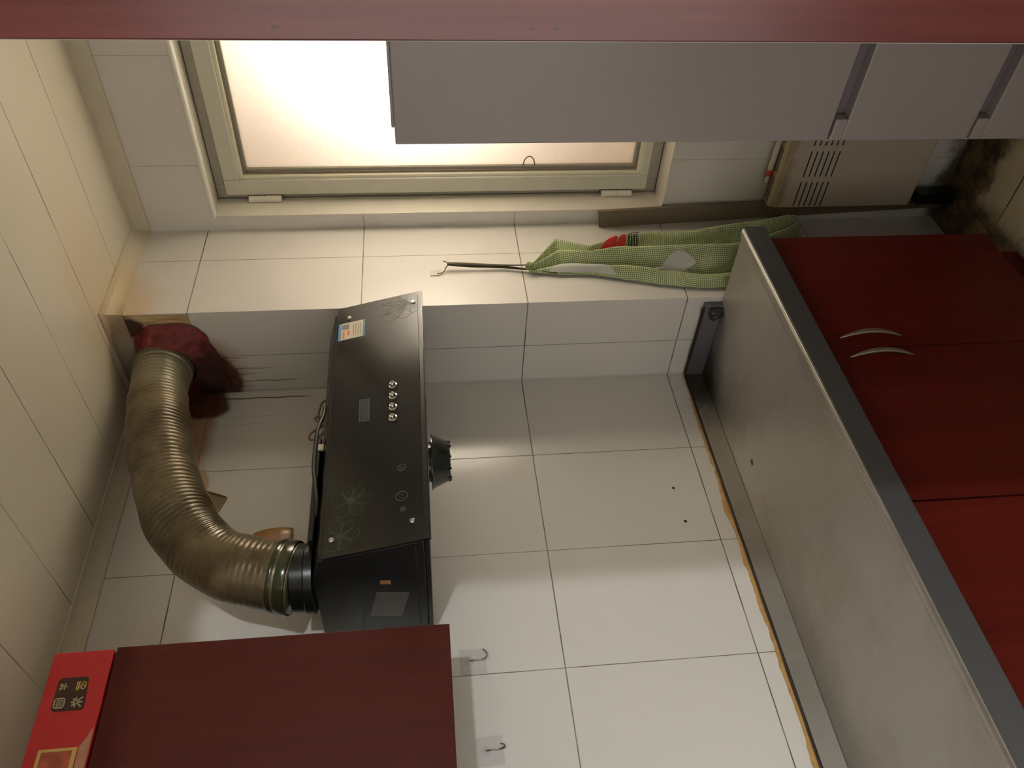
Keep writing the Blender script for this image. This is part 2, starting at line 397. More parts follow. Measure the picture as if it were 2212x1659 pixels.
# ------------------------------------------------------------------ mesh helpers
def link(name, bm, mat, parent=None, smooth=False, bevel=0.0, seg=2):
    me = bpy.data.meshes.new(name)
    bmesh.ops.recalc_face_normals(bm, faces=bm.faces[:])
    bm.to_mesh(me); bm.free()
    o = bpy.data.objects.new(name, me); COL.objects.link(o)
    me.materials.append(mat)
    if smooth:
        for p in me.polygons: p.use_smooth = True
    if bevel:
        b = o.modifiers.new('bevel', 'BEVEL'); b.width = bevel; b.segments = seg; b.limit_method = 'ANGLE'; b.angle_limit = math.radians(40)
    if parent: o.parent = parent; o.matrix_parent_inverse = parent.matrix_world.inverted()
    return o
def box(bm, x0, x1, y0, y1, z0, z1):
    vs = [bm.verts.new((x, y, z)) for x in (x0, x1) for y in (y0, y1) for z in (z0, z1)]
    for f in ((0, 1, 3, 2), (4, 6, 7, 5), (0, 4, 5, 1), (2, 3, 7, 6), (0, 2, 6, 4), (1, 5, 7, 3)):
        bm.faces.new([vs[i] for i in f])
    return vs
def bx(name, lim, mat, parent=None, bevel=0.0, seg=2):
    bm = bmesh.new(); box(bm, *lim); return link(name, bm, mat, parent, False, bevel, seg)
def prism(bm, pts, axis, a, b):
    """extrude a polygon; axis 'Y': pts are (x,z); 'X': (y,z); 'Z': (x,y)"""
    def v(p, t):
        return {'Y': (p[0], t, p[1]), 'X': (t, p[0], p[1]), 'Z': (p[0], p[1], t)}[axis]
    A = [bm.verts.new(v(p, a)) for p in pts]; B = [bm.verts.new(v(p, b)) for p in pts]
    n = len(pts)
    bm.faces.new(A); bm.faces.new(B[::-1])
    for i in range(n): bm.faces.new((A[i], B[i], B[(i+1) % n], A[(i+1) % n]))
def catmull(pts, n=12):
    P = [Vector(p) for p in pts]; P = [P[0]*2-P[1]] + P + [P[-1]*2-P[-2]]
    out = []
    for i in range(1, len(P)-2):
        for k in range(n):
            t = k/n; a, b, c, d = P[i-1], P[i], P[i+1], P[i+2]
            out.append(0.5*((2*b)+(c-a)*t+(2*a-5*b+4*c-d)*t*t+(3*b-a-3*c+d)*t**3))
    out.append(P[-2]); return out
def sweep(bm, path, rad, sides=12, caps=True, uvlen=False):
    """tube along a path with parallel transport; rad is a number or list"""
    n = len(path); R = rad if isinstance(rad, (list, tuple)) else [rad]*n
    t0 = (path[1]-path[0]).normalized(); ref = Vector((0, 0, 1)) if abs(t0.z) < .9 else Vector((1, 0, 0))
    u = t0.cross(ref).normalized(); rings = []; tp = t0
    for i in range(n):
        t = (path[min(i+1, n-1)]-path[max(i-1, 0)]).normalized()
        ax = tp.cross(t)
        if ax.length > 1e-7: u = Matrix.Rotation(tp.angle(t), 3, ax.normalized()) @ u
        tp = t; v = t.cross(u)
        rings.append([bm.verts.new(path[i]+(u*math.cos(2*PI*k/sides)+v*math.sin(2*PI*k/sides))*R[i]) for k in range(sides)])
    for a, b in zip(rings, rings[1:]):
        for k in range(sides): bm.faces.new((a[k], a[(k+1) % sides], b[(k+1) % sides], b[k]))
    if caps: bm.faces.new(rings[0][::-1]); bm.faces.new(rings[-1])
    return rings
def tube(name, pts, r, mat, parent=None, sides=10, n=8, smoothpath=True):
    bm = bmesh.new(); sweep(bm, catmull(pts, n) if smoothpath else [Vector(p) for p in pts], r, sides)
    return link(name, bm, mat, parent, True)
def lathe(bm, prof, origin, axis, sides=24):
    """revolve profile [(radius, along)] about axis through origin"""
    a = Vector(axis).normalized(); ref = Vector((0, 0, 1)) if abs(a.z) < .9 else Vector((1, 0, 0))
    u = a.cross(ref).normalized(); v = a.cross(u); o = Vector(origin); rings = []
    for r, h in prof:
        rings.append([bm.verts.new(o+a*h+(u*math.cos(2*PI*k/sides)+v*math.sin(2*PI*k/sides))*max(r, 1e-5)) for k in range(sides)])
    for p, q in zip(rings, rings[1:]):
        for k in range(sides): bm.faces.new((p[k], p[(k+1) % sides], q[(k+1) % sides], q[k]))
    bm.faces.new(rings[0][::-1]); bm.faces.new(rings[-1])
def lathe_obj(name, prof, origin, axis, mat, parent=None, sides=24):
    bm = bmesh.new(); lathe(bm, prof, origin, axis, sides); o = link(name, bm, mat, parent, True)
    m = o.modifiers.new('edges', 'EDGE_SPLIT'); m.split_angle = math.radians(38)
    return o
def thing(name, label, cat, loc, group=None):
    o = bpy.data.objects.new(name, None); COL.objects.link(o); o.location = loc; o.empty_display_size = 0.05
    o['label'] = label; o['category'] = cat
    if group: o['group'] = group
    bpy.context.view_layer.update()
    return o
def tag(o, label, cat, group=None):
    o['label'] = label; o['category'] = cat
    if group: o['group'] = group
    return o
def struct(o): o['kind'] = 'structure'; return o

# ------------------------------------------------------------------ room shell
XR, ZC, YF, YN, XP = 1.50, 2.45, 0.365, -2.6, 0.308
struct(bx('wall_left', (-0.12, 0.0, YN-.12, 0.0, 0, ZC), M['tile_left']))
struct(bx('wall_back', (-0.12, XP-.004, 0.0, YF+.12, 0, ZC), M['tile_back']))       # front of the boxed pier
struct(bx('wall_pier', (XP-.004, XP, 0.0, YF, 0, ZC), M['tile_pier']))               # side of the pier facing the window bay
WX0, WX1, WZ0, WZ1 = 0.355, 1.115, 0.897, 2.228
bm = bmesh.new()
box(bm, XP, WX0, YF, YF+.24, 0, ZC); box(bm, WX1, XR+.12, YF, YF+.24, 0, ZC)
box(bm, WX0, WX1, YF, YF+.24, 0, WZ0); box(bm, WX0, WX1, YF, YF+.24, WZ1, ZC)
struct(link('wall_far', bm, M['tile_far']))
DY0, DY1, DZ = -2.00, -1.115, 2.17        # doorway to the hall
bm = bmesh.new()
box(bm, XR, XR+.12, DY1+.012, YF, 0, ZC); box(bm, XR, XR+.12, YN-.12, DY0-.012, 0, ZC); box(bm, XR, XR+.12, DY0-.012, DY1+.012, DZ+.012, ZC)
struct(link('wall_right', bm, M['plaster']))
struct(bx('wall_near', (0.0, XR, YN-.12, YN, 0, ZC), M['plaster']))
struct(bx('floor', (-0.12, XR+.12, YN-.12, YF, -0.1, 0), M['floor']))
struct(bx('ceiling', (-0.12, XR+.12, YN-.12, YF+.24, ZC, ZC+.08), M['ceiling']))
# hall beyond the doorway (behind the camera)
bm = bmesh.new(); box(bm, XR+.12, 5.2, 0.9, 1.0, 0, 2.6)
box(bm, XR, XR+.12, YF+.24, 1.0, 0, 2.6)
struct(link('wall_hall_far', bm, M['plaster']))
struct(bx('wall_hall_near', (XR+.12, 5.2, -3.9, -3.8, 0, 2.6), M['plaster']))
struct(bx('wall_hall_side', (5.2, 5.3, -3.9, 1.0, 0, 2.6), M['plaster']))
bm = bmesh.new(); box(bm, XR, XR+.12, -3.9, YN-.12, 0, 2.6)
struct(link('wall_hall_return', bm, M['plaster']))
struct(bx('floor_hall', (XR+.12, 5.3, -3.9, 1.0, -0.1, 0), M['hall_floor']))
struct(bx('ceiling_hall', (XR+.12, 5.3, -3.9, 1.0, 2.6, 2.7), M['plaster']))

# coving, a small quarter-round strip under the ceiling
def cove_pts(s):      # profile (outward from wall, z)
    r = 0.040
    return [(0, ZC), (0, ZC-r)] + [(s*(0.006+(r-0.006)*(1-math.cos(a*PI/2/6))), ZC-r+(r-0.004)*math.sin(a*PI/2/6)) for a in range(0, 7)] + [(s*r, ZC)]
def cove(name, wall, sgn, axis, t0, t1, m0, m1):
    """coving along one wall; m0/m1: how far each end shifts per unit of profile offset (mitres)"""
    bm = bmesh.new(); P = cove_pts(1); A = []; B = []
    for off, z in P:
        for L, t, m in ((A, t0, m0), (B, t1, m1)):
            q = wall+sgn*off; L.append(bm.verts.new((q, t+m*off, z) if axis == 'Y' else (t+m*off, q, z)))
    bm.faces.new(A); bm.faces.new(B[::-1]); n = len(P)
    for i in range(n): bm.faces.new((A[i], B[i], B[(i+1) % n], A[(i+1) % n]))
    struct(link(name, bm, M['coving']))
cove('trim_1', 0.0, 1, 'Y', YN, 0.0, 0, -1)
cove('trim_2', 0.0, -1, 'X', 0.0, XP, 1, 1)
cove('trim_3', XP, 1, 'Y', 0.0, YF, -1, -1)
cove('trim_4', YF, -1, 'X', XP, XR, 1, 0)
# white edging around the window opening (rough caulked tile edge)
bm = bmesh.new()
box(bm, WX0, WX1, YF-.003, YF+.085, WZ1-.004, WZ1+.0015); box(bm, WX0-.0015, WX0+.003, YF-.003, YF+.085, WZ0, WZ1)
box(bm, WX0, WX1, YF-.004, YF+.085, WZ0-.002, WZ0+.004)
struct(link('trim_5', bm, M['reveal']))
bm = bmesh.new(); n = 40
prev = None
for i in range(n+1):
    x = WX0-.002+(WX1-WX0)*i/n; r = 0.008+0.0012*noise.noise(Vector((x*30, 0, 0)))
    ring = [bm.verts.new((x, YF+.003+r*math.cos(a*PI/4)*1.6, WZ1-.004+r*math.sin(a*PI/4))) for a in range(8)]
    if prev:
        for k in range(8): bm.faces.new((prev[k], prev[(k+1) % 8], ring[(k+1) % 8], ring[k]))
    prev = ring
struct(link('trim_6', bm, M['sill_edge'], smooth=True))

# ------------------------------------------------------------------ window
win = bpy.data.objects.new('window_1', None); COL.objects.link(win); win.location = ((WX0+WX1)/2, 0.46, WZ0)
win['kind'] = 'structure'; bpy.context.view_layer.update()
FY0, FY1 = 0.452, 0.53
def frame(bm, x0, x1, z0, z1, w_, y0, y1):
    box(bm, x0, x0+w_, y0, y1, z0, z1); box(bm, x1-w_, x1, y0, y1, z0, z1)
    box(bm, x0+w_, x1-w_, y0, y1, z0, z0+w_); box(bm, x0+w_, x1-w_, y0, y1, z1-w_, z1)
fx0, fx1, fz0, fz1 = WX0+.003, WX1-.001, WZ0+.004, WZ1-.004
bm = bmesh.new(); frame(bm, fx0, fx1, fz0, fz1, 0.045, FY0+.004, FY1); link('window_frame', bm, M['upvc_grey'], win, bevel=.002)
sx0, sx1, sz0, sz1 = 0.377, 1.093, 0.937, 2.194
SY = 0.436
def ring4(bm, o, i, y0, y1):
    box(bm, o[0], i[0], y0, y1, o[2], o[3]); box(bm, i[1], o[1], y0, y1, o[2], o[3])
    box(bm, i[0], i[1], y0, y1, o[2], i[2]); box(bm, i[0], i[1], y0, y1, i[3], o[3])
def lim(a, bz, tz): return (sx0+a, sx1-a, sz0+bz, sz1-tz)
bm = bmesh.new(); ring4(bm, lim(0, 0, 0), lim(.050, .025, .046), SY+.002, FY1-.012); sash = link('sash', bm, M['upvc'], win, bevel=.003)
bm = bmesh.new(); ring4(bm, lim(.0495, .0245, .0455), lim(.060, .035, .056), SY+.008, SY+.050); link('glazing_bead', bm, M['upvc_lit'], win, bevel=.002)
bm = bmesh.new(); ring4(bm, lim(.0595, .0345, .0555), lim(.0665, .0405, .0625), SY+.018, SY+.050); link('gasket', bm, M['gasket'], win)
bm = bmesh.new(); ring4(bm, lim(.066, .040, .062), lim(.0735, .0465, .0675), SY+.026, SY+.050); link('inner_gasket', bm, M['upvc_grey'], win)
bx('pane', (sx0+.071, sx1-.071, SY+.034, SY+.039, sz0+.044, sz1-.065), M['pane'], win)
for zc in (2.085, 1.028):
    h = lathe_obj('hinge', [(0.008, -0.047), (0.010, -0.045), (0.010, -0.0015), (0.0078, -0.001), (0.0078, 0.001), (0.010, 0.0015), (0.010, 0.045), (0.008, 0.047)], (0.3665, 0.434, zc), (0, 0, 1), M['hinge'], win, 16)
    bx('hinge_leaf', (0.359, 0.373, 0.442, 0.458, zc-.05, zc+.05), M['gasket'], h)
tube('pull_ring', [(0.452+.030*math.sin(a), 0.460, 1.303+.017*math.cos(a)) for a in [PI*k/8 for k in range(9)]], 0.0018, M['gasket'], win, 8, 4)

# ------------------------------------------------------------------ doorway jamb
door = bpy.data.objects.new('door_1', None); COL.objects.link(door); door.location = (XR+.06, (DY0+DY1)/2, 0); door['kind'] = 'structure'
bpy.context.view_layer.update()
bm = bmesh.new(); box(bm, XR+.005, XR+.124, DY1, DY1+.012, 0, DZ+.012)
box(bm, XR+.12, XR+.136, DY1, DY1+.07, 0, DZ+.07)
link('jamb', bm, M['jamb_wood'], door, bevel=.0015)
bm = bmesh.new(); box(bm, XR-.004, XR+.124, DY0-.012, DY0, 0, DZ+.012); box(bm, XR-.016, XR, DY0-.07, DY0, 0, DZ+.07)
box(bm, XR+.12, XR+.136, DY0-.07, DY0, 0, DZ+.07)
link('jamb', bm, M['jamb_wood'], door, bevel=.0015)
bm = bmesh.new(); box(bm, XR-.004, XR+.124, DY0, DY1, DZ, DZ+.012); box(bm, XR-.016, XR, DY0, DY1, DZ, DZ+.07); box(bm, XR+.12, XR+.136, DY0, DY1, DZ, DZ+.07)
link('door_head', bm, M['jamb_wood'], door, bevel=.0015)

# ------------------------------------------------------------------ stainless worktop
wt = thing('worktop', 'long brushed stainless steel worktop with a raised back edge along the left wall', 'worktop', (0.27, -1.2, 0.745))
XD, WYN = 0.54, -2.42
bm = bmesh.new()
# pan section: front lip, slight bead, sheet to the back
prism(bm, [(0.004, 0.745), (0.004, 0.7985), (0.50, 0.7985), (0.512, 0.8005), (0.522, 0.8035), (0.533, 0.8045), (XD, 0.8015), (XD, 0.745), (XD-.006, 0.745), (XD-.006, 0.79), (0.03, 0.79), (0.03, 0.745)], 'Y', WYN, 0.0-.001)
link('top_sheet', bm, M['steel'], wt, bevel=.001)
bm = bmesh.new(); prism(bm, [(XD, 0.7445), (XD, 0.799), (XD+.003, 0.799), (XD+.003, 0.7445)], 'Y', WYN, 0.002)
link('front_apron', bm, M['steel_dark'], wt)
bm = bmesh.new(); prism(bm, [(0.001, 0.797), (0.001, 0.850), (0.012, 0.850), (0.014, 0.847), (0.022, 0.799)], 'Y', WYN, -0.001)
link('back_edge', bm, M['steel'], wt, bevel=.001)
bm = bmesh.new(); prism(bm, [(-0.001, 0.797), (-0.001, 0.850), (-0.012, 0.850), (-0.014, 0.847), (-0.022, 0.799)], 'X', 0.012, 0.292)
link('end_edge', bm, M['steel_dark'], wt, bevel=.001)
# caulk: an uneven amber bead above the back edge
def bead(name, a, b, rfun, mat, lab, n=160, cat='sealant'):
    bm = bmesh.new(); prev = None; A, B = Vector(a), Vector(b)
    d = (B-A).normalized(); out = Vector((1, 0, 0)) if abs(d.y) > .5 else Vector((0, -1, 0))
    for i in range(n+1):
        t = i/n; p = A.lerp(B, t); hgt, th = rfun(t, p)
        pr = [(0, -.004), (th, -.003), (th*.9, hgt*.4), (th*.35, hgt), (0, hgt*1.05)]
        ring = [bm.verts.new(p+out*x+Vector((0, 0, z))) for x, z in pr]
        if prev:
            for k in range(len(pr)-1): bm.faces.new((prev[k], prev[k+1], ring[k+1], ring[k]))
        prev = ring
    o = link(name, bm, mat, None, True); return tag(o, lab, cat)
nz = lambda p, s, k=0: noise.noise(Vector((p.x*s+k, p.y*s, p.z*s+k)))
bead('caulk_bead', (0.0005, -2.4, 0.851), (0.0005, -0.10, 0.851), lambda t, p: (max(0.003, 0.0085+0.009*nz(p, 9)+0.004*nz(p, 40)), 0.006+0.002*nz(p, 30)), M['caulk'], 'ragged amber sealant line where the steel back edge meets the left wall tiles', 260)
bead('grime_line', (0.011, -2.4, 0.8505), (0.011, -0.02, 0.8505), lambda t, p: (max(0.0012, 0.0025+0.0015*nz(p, 25, 3)), 0.0035+0.001*nz(p, 30)), M['grime'], 'thin dark grime line on top of the long steel back edge', 260, 'grime')
bead('grime_line', (0.015, -0.0125, 0.8505), (0.28, -0.0125, 0.8505), lambda t, p: (0.005+0.003*nz(p, 25, 3), 0.004), M['grime'], 'rusty grime line on the short steel edge against the pier', 60, 'grime')
# greasy lump at the pier corner
bm = bmesh.new(); bmesh.ops.create_icosphere(bm, subdivisions=4, radius=0.024)
for v in bm.verts:
    v.co *= 1+0.35*noise.noise(v.co*60)
    v.co.x *= 0.85; v.co.y *= 0.62; v.co.z *= 0.9; v.co += Vector((0.270, -0.026, 0.816)); v.co.z = max(v.co.z, 0.7995)
tag(link('grease_lump', bm, M['rubber'], None, True), 'black greasy rubber lump at the far end of the steel worktop by the pier corner', 'grease')

# ------------------------------------------------------------------ base cabinets
def handle(parent, x, y, zc, L):
    bm = bmesh.new(); n = 28; prev = None
    for i in range(n+1):
        t = i/n; s = (t-.5)*2; z = zc+s*L/2
        bow = 0.015*(1-s*s); wd = 0.0010+0.0062*(1-s*s)**0.7; th = 0.0018+0.003*(1-s*s)
        c = Vector((x+bow+.001, y+0.005*(1-s*s), z))
        ring = [bm.verts.new(c+Vector((math.cos(a*PI/4)*th, math.sin(a*PI/4)*wd, 0))) for a in range(8)]
        if prev:
            for k in range(8): bm.faces.new((prev[k], prev[(k+1) % 8], ring[(k+1) % 8], ring[k]))
        prev = ring
    return link('handle', bm, M['satin'], parent, True)
def base_cabinet(y0, y1, label):
    c = thing('base_cabinet', label, 'cabinet', (0.27, (y0+y1)/2, 0), 'base cabinets under the steel worktop')
    bm = bmesh.new(); box(bm, 0.03, 0.500, y0+.001, y1-.001, 0.115, 0.7443); box(bm, 0.03, 0.455, y0+.001, y1-.001, 0.0, 0.115)
    link('body', bm, M['red_wood_low'], c)
    ym = (y0+y1)/2
    for a, b, s in ((ym+.0012, y1-.0015, 1), (y0+.0015, ym-.0012, -1)):
        d = bx('door', (0.5005, 0.520, a, b, 0.128, 0.736), M['red_wood_low'], c, .0012)
        handle(d, 0.520, (a if s > 0 else b)+s*0.030, 0.617, 0.150)
    return c
base_cabinet(-0.850, -0.016, 'dark red two-door base cabinet at the far end of the worktop')
base_cabinet(-1.690, -0.852, 'dark red base cabinet nearer the doorway, cut by the picture edge')

# ------------------------------------------------------------------ upper cabinet
uc = thing('wall_cabinet', 'dark red laminate wall cabinet hung on the left wall beside the hood', 'cabinet', (0.16, -1.4, 1.61))
CY1, CY0, CX, CZ0, CZ1 = -0.931, -1.93, 0.32, 1.610, 2.214
bx('carcass', (0.002, CX-.019, CY0, CY1, CZ0, CZ1), M['red_wood'], uc, .001)
bx('door', (CX-.0185, CX, CY1-.478, CY1-.0, CZ0-.0005, CZ1-.003), M['red_wood'], uc, .001)
bx('door', (CX-.0185, CX, CY0, CY1-.480, CZ0-.0005, CZ1-.003), M['red_wood'], uc, .001)
# ------------------------------------------------------------------ gift box on top
gb = thing('gift_box', 'flat bright red gift box with a dark square emblem on top of the wall cabinet', 'box', (0.19, -1.2, 2.216))
bx('carton', (0.06, CX-.001, -1.33, -0.933, 2.216, 2.319), M['gift_red'], gb, .002)
gx = CX-.0006
def quad_yz(name, x, pts, mat, parent, th=0.0006):
    bm = bmesh.new(); prism(bm, pts, 'X', x, x+th); return link(name, bm, mat, parent)
def rect(y0, y1, z0, z1): return [(y0, z0), (y1, z0), (y1, z1), (y0, z1)]
em = bpy.data.meshes.new('e')
bm = bmesh.new(); prism(bm, [(-0.982, 2.252), (-0.982, 2.292), (-0.986, 2.297), (-1.036, 2.297), (-1.041, 2.292), (-1.041, 2.247), (-1.037, 2.243), (-0.986, 2.247)], 'X', gx, gx+.0006)
emb = link('emblem', bm, M['gift_dark'], gb)
def glyph(mat, strokes, cy, cz, s, name='character'):
    bm = bmesh.new()
    for (a, b, c, d) in strokes:   # strokes in a unit cell, u to the right seen from the front (+y), v up
        p, q = Vector((a-.5, b-.5)), Vector((c-.5, d-.5)); t = (q-p).normalized()*.06; nn = Vector((-t.y, t.x))
        prism(bm, [(cy+k.x*s, cz+k.y*s) for k in (p-t-nn, q+t-nn, q+t+nn, p-t+nn)], 'X', gx+.0006, gx+.0012)
    link(name, bm, mat, emb)
glyph(M['gift_cream'], [(.05, .05, .95, .05), (.05, .95, .95, .95), (.05, .05, .05, .95), (.95, .05, .95, .95), (.25, .7, .75, .7), (.25, .5, .75, .5), (.25, .28, .75, .28), (.5, .28, .5, .7)], -1.027, 2.286, .018)
glyph(M['gift_cream'], [(.5, .05, .5, .95), (.1, .62, .9, .62), (.5, .6, .1, .1), (.5, .6, .9, .1), (.2, .85, .35, .72), (.8, .85, .65, .72)], -1.027, 2.257, .019)
glyph(M['gift_cream'], [(.1, .8, .9, .8), (.3, .95, .3, .6), (.7, .95, .7, .6), (.15, .35, .85, .35), (.5, .1, .5, .6)], -0.998, 2.286, .014)
glyph(M['gift_gold'], [(.1, .9, .9, .9), (.1, .7, .9, .7), (.15, .45, .85, .45), (.15, .45, .15, .05), (.85, .45, .85, .05), (.15, .05, .85, .05), (.5, .9, .5, .05)], -0.998, 2.257, .017)
pic = quad_yz('picture', gx, rect(-1.155, -1.104, 2.236, 2.298), M['gift_gold'], gb)
quad_yz('picture_inset', gx+.0006, rect(-1.155, -1.109, 2.243, 2.292), M['gift_pic'], pic, .0004)
quad_yz('corner_picture', gx, [(-1.155, 2.2175), (-1.07, 2.2175), (-1.09, 2.226), (-1.104, 2.234), (-1.155, 2.234)], M['gift_pic2'], gb, .0004)
bm = bmesh.new()
for k in range(7): lathe(bm, [(0.0025, 0), (0.0028, .001), (0.0015, .0025)], (CX-.012, -0.968-k*.0062, 2.319+0.0008*math.sin(k*2.1)), (0, 0, 1), 8)
link('gold_tassel', bm, M['gift_gold'], gb, True)

# ------------------------------------------------------------------ range hood
hd = thing('range_hood', 'black angled glass range hood mounted on the left wall', 'range hood', (0.2, -0.42, 1.64))
HY0, HY1 = -0.790, -0.046
zt, zb = 1.856, 1.640
bm = bmesh.new(); prism(bm, [(0.002, 1.650), (0.002, 1.884), (0.25, 1.884), (0.332, 1.862), (0.386, 1.650)], 'Y', HY0+.003, HY1-.012)
body = link('hood_body', bm, M['black_metal'], hd, bevel=.003)
bm = bmesh.new(); prism(bm, [(0.002, 1.640), (0.002, 1.6495), (0.3985, 1.6495), (0.4005, 1.640)], 'Y', HY0, HY1+.000-.016)
link('lower_rim', bm, M['black_metal'], hd, bevel=.001)
# glass panel on the slope
gt, gbm = Vector((0.3455, 0, 1.8535)), Vector((0.4005, 0, 1.638))
gdir = (gbm-gt).normalized(); gn = Vector((-gdir.z, 0, gdir.x)); gn = gn if gn.x > 0 else -gn
def slab(bm, y0, y1, s0, s1, t0, t1):
    L = (gbm-gt).length
    pts = [gt+gdir*(L*s0)+gn*t0, gt+gdir*(L*s1)+gn*t0, gt+gdir*(L*s1)+gn*t1, gt+gdir*(L*s0)+gn*t1]
    prism(bm, [(p.x, p.z) for p in pts], 'Y', y0, y1)
bm = bmesh.new(); slab(bm, HY0, HY1, 0, 1, -0.006, 0.0); glass = link('glass_panel', bm, M['black_glass'], hd, bevel=.0008)
bm = bmesh.new(); slab(bm, HY0+.02, HY1-.02, .05, .95, -0.014, -0.006); link('panel_spacer', bm, M['black_metal'], hd)
LG = (gbm-gt).length
def gp(y, z, t=0.0):      # point on the glass at height z
    s = (gt.z-z)/(gt.z-gbm.z); p = gt+(gbm-gt)*s+gn*t; return Vector((p.x, y, p.z))
for y, z in ((-0.085, 1.660), (-0.092, 1.823), (-0.743, 1.673), (-0.750, 1.835)):
    lathe_obj('screw', [(0.0035, 0), (0.0058, 0.0), (0.0058, 0.002), (0.0042, 0.004), (0.0018, 0.0042), (0.0016, 0.003)], gp(y, z), gn, M['chrome'], glass, 16)
for y in (-0.362, -0.396, -0.430, -0.462):
    lathe_obj('push_button', [(0.0098, 0), (0.0098, 0.002), (0.0078, 0.0032), (0.0066, 0.0028), (0.0060, 0.010), (0.0050, 0.0118), (0.0038, 0.0112), (0.0036, 0.0095)], gp(y, 1.711), gn, M['chrome'], glass, 22)
def glass_rect(name, pts, mat, parent, th):
    bm = bmesh.new(); A = [bm.verts.new(gp(y, z, th[0])) for y, z in pts]; B = [bm.verts.new(gp(y, z, th[1])) for y, z in pts]
    bm.faces.new(A); bm.faces.new(B[::-1]); n = len(pts)
    for i in range(n): bm.faces.new((A[i], B[i], B[(i+1) % n], A[(i+1) % n]))
    return link(name, bm, mat, parent)
R_ = lambda y0, y1, z0, z1: [(y0, z0), (y1, z0), (y1, z1), (y0, z1)]
lb = glass_rect('energy_label', R_(-0.170, -0.108, 1.782, 1.849), M['label_blue'], glass, (0, .0004))
glass_rect('label_paper', R_(-0.169, -0.109, 1.787, 1.842), M['label_white'], lb, (.0004, .0007))
glass_rect('label_code', R_(-0.133, -0.114, 1.822, 1.840), M['label_grey'], lb, (.0007, .0009))
glass_rect('label_logo', R_(-0.166, -0.138, 1.833, 1.838), M['label_red'], lb, (.0007, .0009))
glass_rect('label_logo', R_(-0.156, -0.138, 1.820, 1.826), M['label_red'], lb, (.0007, .0009))
for k in range(4): glass_rect('label_text', R_(-0.162, -0.118, 1.792+k*.006, 1.7935+k*.006), M['label_grey'], lb, (.0007, .0009))
st = glass_rect('worn_sticker', [(-0.383, 1.789), (-0.387, 1.765), (-0.456, 1.764), (-0.453, 1.788)], M['print_film'], glass, (0, .0003))
bm = bmesh.new()
for k in range(7):
    y = -0.392-k*.0092
    for (a, b, c, d) in ((0, .769, .005, .783), (.005, .770, 0, .778), (-.002, .776, .005, .7775)):
        p0, p1 = (y-a, 1+b), (y-c, 1+d)
        pts = [(p0[0], p0[1]), (p1[0], p1[1]), (p1[0]-.0012, p1[1]+.0008), (p0[0]-.0012, p0[1]+.0008)]
        A = [bm.verts.new(gp(q[0], q[1], .0005)) for q in pts]; bm.faces.new(A)
for z in (1.7655, 1.7865):
    A = [bm.verts.new(gp(q[0], q[1], .0005)) for q in R_(-0.453, -0.385, z, z+.0022)]; bm.faces.new(A)
link('sticker_print', bm, M['blue_film'], st)
# faint flower prints: outlined petals with fine veins
def flower(cy, cz, petals, mat):
    """petals: list of (angle, length, width)"""
    bm = bmesh.new()
    def line(pts, wd):
        for a, b in zip(pts, pts[1:]):
            a, b = Vector(a), Vector(b); d = (b-a)
            if d.length < 1e-6: continue
            d.normalize(); nn = Vector((-d.y, d.x))*wd/2
            qs = [a-nn, b-nn, b+nn, a+nn]
            vs = []
            for q in qs:
                yy = min(max(q.x, HY0+.001), HY1-.001); zz = min(max(q.y, gbm.z+.001), gt.z-.001)
                vs.append(bm.verts.new(gp(yy, zz, .0004)))
            try: bm.faces.new(vs)
            except Exception: pass
    for ang, L, W in petals:
        c, s = math.cos(ang), math.sin(ang)
        def T(u, v): return (cy+u*c-v*s, cz+u*s+v*c)
        out = []
        for k in range(25):
            t = k/24*2*PI; u = L*(0.5-0.5*math.cos(t)); v = W*math.sin(t)*(0.35+0.65*(0.5-0.5*math.cos(t)))*(1+.06*math.sin(7*t))
            out.append(T(u, v))
        line(out, .0009)
        for k in range(-4, 5):
            line([T(L*.08, W*.02*k), T(L*.4, W*.13*k), T(L*(.82-.02*abs(k)), W*.19*k)], .00045)
    return link('flower_print', bm, mat, glass)
flower(-0.078, 1.676, [(2.95, .060, .024), (2.35, .078, .026), (1.75, .080, .028), (1.15, .066, .024), (-2.6, .050, .020), (.5, .040, .016)], M['print_grey'])
flower(-0.664, 1.800, [(0.2, .038, .017), (1.3, .040, .02), (2.5, .042, .02), (-2.6, .040, .018), (-1.6, .042, .018), (-.7, .036, .015)], M['print_dim'])
flower(-0.745, 1.818, [(0.4, .040, .018), (1.5, .03, .016), (2.6, .036, .018), (-2.7, .034, .018), (-1.6, .04, .018), (-.6, .038, .014)], M['print_dim'])
def ring_print(cy, cz, r, wd, name='round_logo_print'):
    bm = bmesh.new(); n = 32
    for k in range(n):
        a, b = 2*PI*k/n, 2*PI*(k+1)/n
        bm.faces.new([bm.verts.new(gp(cy+rr*math.cos(t), cz+rr*math.sin(t), .0004)) for rr, t in ((r, a), (r, b), (r-wd, b), (r-wd, a))])
    for dx in (-.35, 0, .35):
        bm.faces.new([bm.verts.new(gp(cy+dx*r+a*.0007, cz+b*r*.45, .0004)) for a, b in ((-1, -1), (1, -1), (1, 1), (-1, 1))])
    link(name, bm, M['print_dim'], glass)
ring_print(-0.605, 1.693, .0095, .0018); ring_print(-0.678, 1.694, .0125, .0022); ring_print(-0.711, 1.692, .006, .0016)
